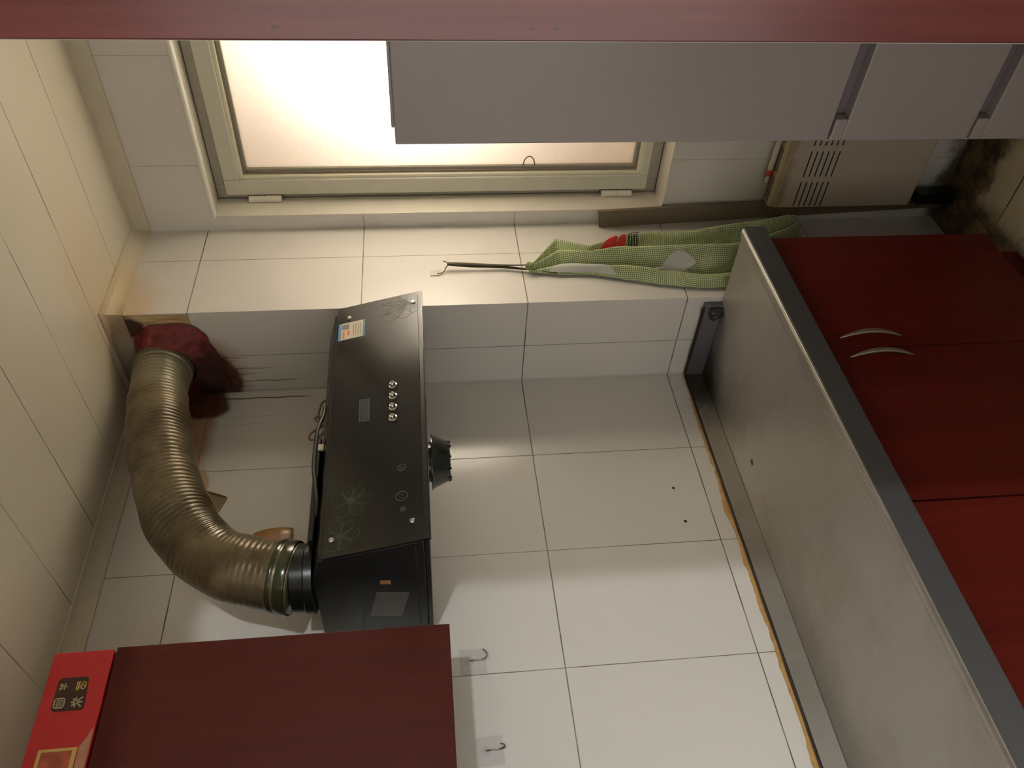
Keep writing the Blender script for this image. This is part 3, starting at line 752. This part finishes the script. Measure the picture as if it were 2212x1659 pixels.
# stickers on the near end of the body
def side_poly(name, pts, mat, off=0.0):
    y = HY0+.003-off; bm = bmesh.new()
    A = [bm.verts.new((x, y, z)) for x, z in pts]; B = [bm.verts.new((x, y-.0006, z)) for x, z in pts]
    bm.faces.new(A); bm.faces.new(B[::-1]); n = len(pts)
    for i in range(n): bm.faces.new((A[i], B[i], B[(i+1) % n], A[(i+1) % n]))
    return link(name, bm, mat, body)
side_poly('crinkled_sticker', [(0.200, 1.757), (0.099, 1.777), (0.090, 1.709), (0.190, 1.688)], M['foil'])
side_poly('orange_mark', [(0.246, 1.746), (0.232, 1.7465), (0.230, 1.725), (0.244, 1.7245)], M['orange_bit'])
# side seam
bm = bmesh.new(); box(bm, 0.02, 0.383, HY0+.0018, HY0+.003, 1.668, 1.6695); link('seam', bm, M['slot'], body)
# wall bracket casing seen above the glass
bx('top_casing', (0.06, 0.30, -0.715, -0.43, 1.880, 1.892), M['black_metal'], hd, .003)
lathe_obj('casing_screw', [(0.005, 0), (0.005, .001), (0.003, .003)], (0.3005, -0.548, 1.886), (1, 0, 0), M['chrome'], hd, 12)
bx('wire_clip', (0.298, 0.304, -0.478, -0.462, 1.872, 1.884), M['label_white'], hd)
# duct collar
DT = thing('exhaust_duct', 'ribbed olive brown flexible exhaust duct bending from the hood to the pier', 'duct', (0.2, -0.742, 1.885))
lathe_obj('duct_collar', [(0.076, 0), (0.076, .016), (0.0725, .019), (0.0715, .045), (0.060, .045)], (0.2, -0.742, 1.8845), (0, 0.0, 1), M['black_plastic'], DT, 40)
# oil cup under the hood
oc = lathe_obj('oil_cup', [(0.047, 0.0), (0.047, .009), (0.0655, .0100), (0.0655, .0125), (0.0615, .0150), (0.0465, .0490), (0.0440, .0520), (0.038, .0535)], (0.25, -0.487, 1.6405), (0, 0, -1), M['cup'], hd, 40)
bm = bmesh.new()
for k in range(10):
    a = 2*PI*k/10+.2; r = 0.044; lathe(bm, [(0.0042, 0), (0.0040, .003), (0.0022, .006+random.random()*.002), (0.0008, .0075)], (0.25+r*math.cos(a), -0.487+r*math.sin(a), 1.6405-.049), (0, 0, -1), 8)
link('oil_drip', bm, M['cup'], oc, True)

# ------------------------------------------------------------------ exhaust duct
dt = DT
ctr = catmull([(0.2, -0.742, 1.925), (0.2, -0.733, 1.965), (0.2, -0.722, 2.01), (0.2, -0.700, 2.072), (0.2, -0.655, 2.133), (0.2, -0.580, 2.190), (0.198, -0.470, 2.240), (0.19, -0.360, 2.278), (0.175, -0.245, 2.308), (0.162, -0.150, 2.330), (0.150, -0.060, 2.340), (0.142, -0.004, 2.342)], 60)
# resample evenly
acc = [0]
for a, b in zip(ctr, ctr[1:]): acc.append(acc[-1]+(b-a).length)
def at(s):
    s = max(0, min(s, acc[-1]-1e-6)); lo, hi = 0, len(acc)-1
    while hi-lo > 1:
        m = (lo+hi)//2
        if acc[m] <= s: lo = m
        else: hi = m
    t = (s-acc[lo])/(acc[hi]-acc[lo]); return ctr[lo].lerp(ctr[hi], t)
TOT = acc[-1]; step = 0.0016; N = int(TOT/step); path = []; rad = []
for i in range(N+1):
    s = i*step; path.append(at(s))
    pitch = 0.0125; ph = (s % pitch)/pitch
    amp = 0.0006 if s < 0.17 else 0.0006+0.0026*min(1, (s-0.17)/0.14)
    if s > TOT-.10: amp *= max(0.25, (TOT-s)/.10)
    prof = 0.5-0.5*math.cos(2*PI*ph); prof = prof**1.5
    base = 0.0735+0.0022*math.sin(s*23)+0.001*math.sin(s*61)-(0.003 if s > TOT-.16 else 0)
    rad.append(base+amp*(prof-.5))
bm = bmesh.new(); rings = sweep(bm, path, rad, 56)
for v in bm.verts:
    v.co += Vector((0, 0, 0.0012))*noise.noise(v.co*22)+Vector((1, 0, 0))*0.0012*noise.noise(v.co*30)
link('ribbed_hose', bm, M['duct'], dt, True)
for s0, wd, r, m in ((0.004, .022, .0785, 'tape'), (0.032, .010, .0775, 'tape')):
    a, b = at(s0), at(s0+wd); ax = (b-a).normalized()
    lathe_obj('clamp_band', [(r-.006, -.001), (r, 0), (r+.0012, .003), (r+.0012, wd-.003), (r, wd), (r-.006, wd+.001)], a, ax, M[m], dt, 48)

# red cloth stuffed around the wall hole
rc = thing('red_rag', 'greasy dark red rag stuffed round the duct where it enters the pier', 'rag', (0.15, -0.01, 2.30))
bm = bmesh.new(); nr, na = 9, 96; grid = []
for j in range(nr):
    t = j/(nr-1); ring = []
    for k in range(na):
        a = 2*PI*k/na
        # outer outline of the rag as radius over the angle (0 = +x, 90 deg = up)
        RO = [(-180, .140), (-138, .190), (-122, .158), (-95, .128), (-69, .122), (-40, .146), (-6, .126), (20, .124), (60, .105), (115, .110), (180, .140)]
        dg = math.degrees(a); dg = dg-360 if dg > 180 else dg
        for (d0, r0), (d1, r1) in zip(RO, RO[1:]):
            if d0 <= dg <= d1: ro = r0+(r1-r0)*(dg-d0)/(d1-d0); break
        ro += 0.007*noise.noise(Vector((math.cos(a)*5, math.sin(a)*5, 1.3)))
        rr = 0.070+(ro-0.070)*t
        x = 0.150+rr*math.cos(a); z = 2.325+rr*math.sin(a)
        x = min(max(x, 0.004), 0.276); z = min(z, 2.404)
        fold = 0.004*math.sin(a*11+5*t)+0.007*noise.noise(Vector((x*45, 5, z*45)))+0.004*abs(noise.noise(Vector((x*110, 9, z*110))))
        dep = 0.040*(1-t)**1.3+0.004+(1-abs(2*t-1))*(0.004+fold)
        ring.append(bm.verts.new((x, -dep, z)))
    grid.append(ring)
for j in range(nr-1):
    for k in range(na): bm.faces.new((grid[j][k], grid[j][(k+1) % na], grid[j+1][(k+1) % na], grid[j+1][k]))
o = link('rag_cloth', bm, M['red_cloth'], rc, True); sm = o.modifiers.new('th', 'SOLIDIFY'); sm.thickness = 0.0025; sm.offset = 0
ss = o.modifiers.new('ss', 'SUBSURF'); ss.levels = 1; ss.render_levels = 2
# grease sleeve where the hose goes under the rag
a0 = at(TOT-.062); ax = (at(TOT-.002)-a0).normalized()
lathe_obj('grease_sleeve', [(.071, 0), (.0765, .004), (.079, .02), (.078, .052), (.07, .058)], a0, ax, M['duct'], rc, 40)

# ------------------------------------------------------------------ power cord on the hood
pc = thing('power_cord', 'bundled grimy power cord draped over the top edge of the hood', 'cord', (0.12, -0.2, 1.888))
tube('cable', [(0.30, -0.345, 1.876), (0.302, -0.375, 1.878), (0.306, -0.42, 1.888), (0.306, -0.47, 1.890), (0.306, -0.53, 1.890), (0.305, -0.59, 1.882), (0.304, -0.625, 1.877), (0.29, -0.648, 1.880), (0.25, -0.652, 1.893), (0.19, -0.652, 1.900), (0.12, -0.672, 1.915), (0.06, -0.70, 1.930)], 0.0045, M['cable'], pc)
tube('coil', [(0.10, -0.145, 1.892), (0.10, -0.137, 1.903), (0.10, -0.148, 1.918), (0.10, -0.175, 1.924), (0.10, -0.203, 1.924), (0.10, -0.214, 1.912), (0.10, -0.195, 1.900), (0.11, -0.17, 1.892)], 0.0028, M['cable_brown'], pc)
tube('coil', [(0.11, -0.250, 1.889), (0.10, -0.235, 1.900), (0.10, -0.215, 1.925), (0.10, -0.205, 1.934), (0.10, -0.197, 1.926), (0.10, -0.212, 1.908), (0.11, -0.235, 1.891)], 0.0030, M['cable_brown'], pc)
tube('coil', [(0.12, -0.225, 1.893), (0.10, -0.232, 1.912), (0.10, -0.242, 1.928), (0.10, -0.258, 1.943), (0.10, -0.272, 1.945), (0.10, -0.277, 1.936), (0.10, -0.268, 1.918), (0.11, -0.25, 1.902), (0.12, -0.235, 1.892)], 0.0028, M['cable_brown'], pc)
bm = bmesh.new(); prism(bm, [(-0.140, 1.886), (-0.150, 1.908), (-0.215, 1.904), (-0.245, 1.897), (-0.245, 1.886)], 'X', 0.055, 0.095)
tag(link('foam_packing', bm, M['cardboard'], None, bevel=.004), 'small brown foam packing piece behind the hood top beside the cord coils', 'packing')
# brown taped patch on the wall behind the duct
bm = bmesh.new()
pts = [(-0.600, 2.092), (-0.560, 2.097), (-0.528, 2.094), (-0.505, 2.087), (-0.490, 2.073), (-0.482, 2.050), (-0.480, 2.010), (-0.483, 1.981), (-0.60, 1.976)]
n = 10; rows = []
for i in range(n+1):
    t = i/n; row = []
    for (y, z) in pts:
        yy = -0.60+(y+0.60)*t; row.append(bm.verts.new((0.003+0.022*math.sin(PI*t*.9)*(.6+.4*noise.noise(Vector((yy*30, z*30, 0)))), yy, 2.035+(z-2.035)*(0.35+.65*t))))
    rows.append(row)
for a, b in zip(rows, rows[1:]):
    for k in range(len(pts)-1): bm.faces.new((a[k], a[k+1], b[k+1], b[k]))
o = link('tape_patch', bm, M['cardboard'], None, True); sm = o.modifiers.new('th', 'SOLIDIFY'); sm.thickness = 0.0015
tag(o, 'crumpled brown tape patch on the wall behind the lower duct', 'patch')
# stained clear hook pad behind the duct
hp = thing('adhesive_hook', 'old amber-stained clear hook pad half hidden behind the duct bend', 'hook', (0, -0.39, 2.2), 'adhesive wall hooks')
def pad(parent, cy, cz, w_, h_, rot, mat, edge=None):
    bm = bmesh.new(); pts = []
    for sy, sz in ((-1, -1), (1, -1), (1, 1), (-1, 1)):
        for k in range(5):
            a = math.atan2(sz, sy)-PI/4+k*PI/8; r = 0.005
            y = sy*(w_/2-r)+r*math.cos(a); z = sz*(h_/2-r)+r*math.sin(a)
            pts.append((cy+y*math.cos(rot)-z*math.sin(rot), cz+y*math.sin(rot)+z*math.cos(rot)))
    prism(bm, pts, 'X', 0.0006, 0.0020); link('pad', bm, mat, parent)
    if edge:
        P = [Vector((0.0022, y, z)) for y, z in pts]; bm = bmesh.new(); sweep(bm, P+[P[0]], 0.0022, 6, False); link('glue_edge', bm, edge, parent, True)
pad(hp, -0.400, 2.2115, 0.0886, 0.080, -0.385, M['pad'], M['pad_edge'])
tube('wire_hook', [(0.002, -0.385, 2.235), (0.006, -0.386, 2.226), (0.010, -0.388, 2.212), (0.014, -0.392, 2.204), (0.012, -0.398, 2.210)], 0.0016, M['wire'], hp)
# two clear hooks under the wall cabinet
def clear_hook(cy, cz, label, gz, turn):
    h = thing('adhesive_hook', label, 'hook', (0, cy, cz), 'adhesive wall hooks')
    pad(h, cy, cz, 0.060, 0.060, turn, M['clear_pad'])
    lathe_obj('hub', [(0.009, 0), (0.009, .002), (0.005, .006), (0.003, .007)], (0.002, cy, cz+.008), (1, 0, 0), M['clear_pad'], h, 18)
    tube('wire_hook', [(0.006, cy, cz+.008), (0.010, cy, cz-.004), (0.012, cy, cz-.022), (0.018, cy+.004*gz, cz-.031), (0.026, cy+.010*gz, cz-.030), (0.030, cy+.014*gz, cz-.022)], 0.0015, M['wire'], h)
    return h
clear_hook(-0.865, 1.556, 'clear adhesive hook at the far corner below the wall cabinet', 1, 0.0)
clear_hook(-1.061, 1.535, 'clear adhesive hook nearer the doorway, below the wall cabinet', 0.3, 0.05)

# ------------------------------------------------------------------ fridge
fr = thing('refrigerator', 'pale grey three-door refrigerator standing in front of the window', 'refrigerator', (1.18, 0.08, 0))
FX0, FX1, FYF, FYB, FH = 0.903, 1.460, -0.200, 0.350, 1.676
bx('cabinet_body', (FX0+.006, FX1-.006, FYF+.052, FYB, 0.03, FH-.012), M['fridge'], fr, .004)
bx('plinth', (FX0+.03, FX1-.03, FYF+.09, FYB-.03, 0.0, 0.03), M['fridge_seal'], fr)
def fdoor(z0, z1, grip):
    bm = bmesh.new()
    d = 0.048
    if grip:   # recessed grip moulded in the top edge, stops short of the left side
        box(bm, FX0, FX1, FYF, FYF+d, z0, z1-.026)
        box(bm, FX0, FX0+.048, FYF, FYF+d, z1-.026, z1)
        box(bm, FX1-.012, FX1, FYF, FYF+d, z1-.026, z1)
        box(bm, FX0+.048, FX1-.012, FYF+.028, FYF+d, z1-.026, z1)
    else: box(bm, FX0, FX1, FYF, FYF+d, z0, z1)
    return link('door', bm, M['fridge'], fr, bevel=.0025)
GZ1, GZ2 = 0.776, 0.462
fdoor(GZ1+.003, FH, False)
d2 = fdoor(GZ2+.003, GZ1-.003, True); d3 = fdoor(0.035, GZ2-.003, True)
for dd, z in ((d2, GZ1-.003), (d3, GZ2-.003)):
    bx('grip_recess', (FX0+.049, FX1-.013, FYF+.0262, FYF+.0278, z-.0255, z-.0005), M['fridge_dark'], dd)
for z in (GZ1, GZ2): bx('door_seal', (FX0+.004, FX1-.004, FYF+.012, FYF+.050, z-.0035, z+.0035), M['fridge_seal'], fr)
for z in (GZ1, GZ2): lathe_obj('gap_light_cap', [(0.005, 0), (0.005, .002), (0.0035, .0035)], (FX0+.0001, FYF+.010, z-.002), (-1, 0, 0), M['hinge'], fr, 12)  # white caps at the hinge side stand in for the lit door gaps
bm = bmesh.new(); box(bm, FX0+.035, FX1, FYF+.002, FYF+.07, FH, FH+.006)
link('top_cap', bm, M['fridge'], fr, bevel=.002)

# ------------------------------------------------------------------ convector heater below the window
ht = thing('wall_heater', 'white vented wall heater with yellowed top below the window', 'heater', (0.75, 0.33, 0.15))
HX0, HX1, HZ0, HZ1, HYf = 0.398, 1.10, 0.150, 0.598, 0.293
bm = bmesh.new(); prism(bm, [(0.342, HZ0), (HYf, HZ0), (HYf, HZ1-.022), (HYf+.004, HZ1-.008), (HYf+.014, HZ1), (0.342, HZ1)], 'X', HX0, HX1)
hb = link('heater_case', bm, M['heater'], ht, bevel=.006, seg=3)
for bxx in (0.60, 0.98): bx('wall_bracket', (bxx, bxx+.06, 0.342, YF, 0.30, 0.58), M['heater'], ht)
bm = bmesh.new()
for x0 in (0.405, 0.505, 0.605, 0.705):
    for k in range(6): box(bm, x0, x0+.082, HYf-.0006, HYf+.001, 0.434+k*.0168, 0.4375+k*.0168)
link('front_slots', bm, M['slot'], hb)
bm = bmesh.new()
for x0 in (0.415, 0.510, 0.605):
    for k in range(4): box(bm, x0, x0+.078, HYf+.014+k*.0085, HYf+.0165+k*.0085, HZ1-.001, HZ1+.0006)
link('top_slots', bm, M['slot'], hb)
wtb = thing('white_tube', 'small white tube with a red band lying on the wall heater', 'tube', (0.53, 0.345, 0.6075))
tube('tube_body', [(0.505, 0.334, 0.6072), (0.60, 0.332, 0.6072), (0.66, 0.331, 0.6072)], 0.0085, M['white_plastic'], wtb, 14)
tube('red_cap_band', [(0.486, 0.335, 0.6072), (0.500, 0.334, 0.6072), (0.506, 0.334, 0.6072)], 0.0090, M['red_band'], wtb, 14)
tube('tube_nozzle', [(0.462, 0.336, 0.6060), (0.478, 0.335, 0.6060), (0.487, 0.335, 0.6065)], 0.0060, M['white_plastic'], wtb, 12)
bm = bmesh.new(); box(bm, 0.396, 0.432, 0.300, 0.345, 0.0, 0.125)
tag(link('black_block', bm, M['black_plastic'], None, bevel=.003), 'black upright block on the floor in the corner under the heater', 'block')

# ------------------------------------------------------------------ leaning board
bm = bmesh.new()
def pl(x, y, z): return bm.verts.new((x, y, z))
top = [pl(0.3095, 0.336, 1.092), pl(0.3680, 0.336, 1.102), pl(0.3680, 0.346, 1.102), pl(0.3095, 0.346, 1.092)]
bot = [pl(0.350, 0.352, 0.0), pl(0.4080, 0.352, 0.0), pl(0.4080, 0.362, 0.0), pl(0.350, 0.362, 0.0)]
bm.faces.new(top); bm.faces.new(bot[::-1])
for k in range(4): bm.faces.new((top[k], bot[k], bot[(k+1) % 4], top[(k+1) % 4]))
tag(link('wooden_board', bm, M['plank'], None, bevel=.0015), 'long narrow grey brown board leaning in the corner beside the heater', 'board')

# ------------------------------------------------------------------ hook and apron on the pier side
hk = thing('adhesive_hook', 'small square hook stuck high on the pier side, holding the apron strap', 'hook', (XP, 0.14, 1.59), 'adhesive wall hooks')
bx('pad', (XP+.0005, XP+.0025, 0.126, 0.150, 1.583, 1.611), M['white_plastic'], hk, .001)
tube('wire_hook', [(XP+.003, 0.133, 1.592), (XP+.004, 0.134, 1.580), (XP+.006, 0.140, 1.572), (XP+.010, 0.150, 1.567), (XP+.016, 0.156, 1.560), (XP+.020, 0.163, 1.566), (XP+.020, 0.166, 1.574)], 0.0018, M['wire'], hk)
ap = thing('apron', 'green gingham apron hanging by its dark strap on the pier side', 'apron', (XP+.03, 0.16, 1.33))
def ribbon(name, pts, wd, mat, parent, twist=0.0):
    P = catmull(pts, 10); bm = bmesh.new(); prev = None; n = len(P)
    for i, p in enumerate(P):
        t = (P[min(i+1, n-1)]-P[max(i-1, 0)]).normalized(); a = twist*math.sin(i/n*PI*2)
        side = Vector((math.sin(a), math.cos(a), 0)); nn = t.cross(side).normalized()
        ring = [bm.verts.new(p+side*sx*wd/2+nn*sn*.0011) for sx, sn in ((-1, -1), (1, -1), (1, 1), (-1, 1))]
        if prev:
            for k in range(4): bm.faces.new((prev[k], prev[(k+1) % 4], ring[(k+1) % 4], ring[k]))
        else: bm.faces.new(ring)
        prev = ring
    bm.faces.new(prev[::-1]); return link(name, bm, mat, parent, True)
ribbon('strap', [(XP+.019, 0.157, 1.563), (XP+.017, 0.155, 1.52), (XP+.014, 0.152, 1.46), (XP+.012, 0.151, 1.40), (XP+.020, 0.140, 1.345), (XP+.028, 0.133, 1.322)], 0.009, M['strap'], ap, .5)
ribbon('strap', [(XP+.015, 0.158, 1.563), (XP+.011, 0.153, 1.50), (XP+.009, 0.149, 1.42), (XP+.008, 0.136, 1.34), (XP+.010, 0.124, 1.30), (XP+.012, 0.112, 1.255)], 0.008, M['strap'], ap, .4)
# cloth outline: (z, y on the window side, y on the camera side)
OUT = [(1.333, 0.134, 0.122), (1.312, 0.160, 0.118), (1.290, 0.191, 0.114), (1.265, 0.228, 0.110), (1.243, 0.258, 0.106), (1.222, 0.245, 0.106), (1.203, 0.232, 0.106), (1.154, 0.200, 0.102), (1.110, 0.212, 0.090), (1.065, 0.230, 0.077), (1.010, 0.242, 0.062), (0.963, 0.251, 0.050), (0.890, 0.258, 0.036), (0.818, 0.265, 0.030), (0.760, 0.276, 0.032), (0.712, 0.284, 0.042), (0.650, 0.300, 0.060), (0.601, 0.312, 0.090), (0.560, 0.316, 0.130), (0.524, 0.319, 0.180), (0.495, 0.305, 0.225)]
def outline(z):
    for (z1, a1, b1), (z0, a0, b0) in zip(OUT, OUT[1:]):
        if z1 >= z >= z0:
            t = (z1-z)/(z1-z0); t = t*t*(3-2*t) if False else t
            return a1+(a0-a1)*t, b1+(b0-b1)*t
    return OUT[-1][1], OUT[-1][2]
def cloth_x(z, u):
    """distance from the pier side; u = 0 camera side .. 1 window side"""
    d = min(1, (1.333-z)/0.25)
    ridge = 0.046*math.exp(-((u-(0.47+0.05*math.sin((1.33-z)*4)))/0.115)**2)
    r2 = 0.040*math.exp(-((u-0.87)/0.13)**2)
    r3 = 0.020*math.exp(-((u-0.16)/0.12)**2)*(0.6+0.4*math.sin((1.3-z)*9))
    small = 0.003*math.sin(u*26+z*22)*d
    valley = -0.022*math.exp(-((u-0.27-0.02*math.sin((1.33-z)*6))/0.045)**2)-0.014*math.exp(-((u-0.665)/0.035)**2)
    return XP+0.006+(0.012+ridge+r2+r3+small+valley)*(0.25+0.75*d)*math.sin(min(1, max(.0, u*7))*PI/2)*math.sin(min(1, (1-u)*9)*PI/2)+0.002
NZ, NU = 150, 90
bm = bmesh.new(); uvl = bm.loops.layers.uv.new('UVMap'); G = []; UV = []
for i in range(NZ+1):
    z = 1.333-(1.333-0.495)*i/NZ; yu, yl = outline(z); row = []; uvr = []
    s = 0; pp = None
    for k in range(NU+1):
        u = k/NU; y = yl+(yu-yl)*u; p = Vector((cloth_x(z, u), y, z))
        if pp is not None: s += (p-pp).length
        pp = p; row.append(p); uvr.append(s)
    mid = uvr[NU//2]
    G.append([bm.verts.new(p) for p in row]); UV.append([a-mid for a in uvr])
ss_ = [0]
for i in range(NZ): ss_.append(ss_[-1]+(G[i+1][NU//2].co-G[i][NU//2].co).length)
for i in range(NZ):
    for k in range(NU):
        f = bm.faces.new((G[i][k], G[i][k+1], G[i+1][k+1], G[i+1][k]))
        for lp, (a, b) in zip(f.loops, ((i, k), (i, k+1), (i+1, k+1), (i+1, k))):
            sk = 0.35
            lp[uvl].uv = (UV[a][b]+sk*ss_[a]*0.3, ss_[a]-0.12*UV[a][b])
cl = link('apron_cloth', bm, M['gingham'], ap, True)
sm = cl.modifiers.new('th', 'SOLIDIFY'); sm.thickness = 0.0016; sm.offset = -1
bm = bmesh.new(); bmesh.ops.create_icosphere(bm, subdivisions=3, radius=0.011)
for v in bm.verts: v.co = v.co*(1+.3*noise.noise(v.co*120)); v.co.z *= 1.1; v.co += Vector((XP+.024, 0.130, 1.332))
link('knot', bm, M['knot'], ap, True)
# patches lying on the cloth: pale lining turned outward, red and dark print
def patch(name, pts, mat, off=0.0022, res=16):
    """pts: list of (u, z) quads row pairs -> fills a lofted strip between two poly-lines of equal length"""
    A, B = pts; bm = bmesh.new(); rows = []
    for j in range(res+1):
        t = j/res; rows.append([bm.verts.new(Vector((cloth_x(z, u)+off, 0, 0))+Vector((0, outline(z)[1]+(outline(z)[0]-outline(z)[1])*u, z))) for (u, z) in [(a[0]+(b[0]-a[0])*t, a[1]+(b[1]-a[1])*t) for a, b in zip(A, B)]])
    for a, b in zip(rows, rows[1:]):
        for k in range(len(A)-1): bm.faces.new((a[k], a[k+1], b[k+1], b[k]))
    o = link(name, bm, mat, ap, True); m = o.modifiers.new('th', 'SOLIDIFY'); m.thickness = 0.0008; return o
def zs(z0, z1, n, fa, fb):
    A, B = [], []
    for k in range(n+1):
        t = k/n; z = z0+(z1-z0)*t; A.append((fa(t), z)); B.append((fb(t), z))
    return A, B
patch('lining', zs(1.275, 1.085, 24, lambda t: 0.03, lambda t: 0.03+0.25*math.sin(PI*min(1, t*.9+.1))), M['lining'])
patch('lining', zs(0.975, 0.850, 20, lambda t: 0.16+0.20*t, lambda t: 0.16+0.20*t+0.20*math.sin(PI*(.1+.85*t))), M['lining'])
patch('red_print', zs(1.133, 1.072, 12, lambda t: 0.66-0.02*t, lambda t: 0.72+0.24*t), M['red_print'])
patch('red_print', zs(1.070, 1.046, 8, lambda t: 0.66, lambda t: 0.78+0.16*t), M['red_print'])
for k in range(4): patch('dark_print', zs(1.036-.008*k, 1.032-.008*k, 3, lambda t: 0.70, lambda t: 0.86), M['dark_print'])
patch('dark_print', zs(1.036, 1.002, 8, lambda t: 0.90-.02*t, lambda t: 0.94-.02*t), M['dark_print'])
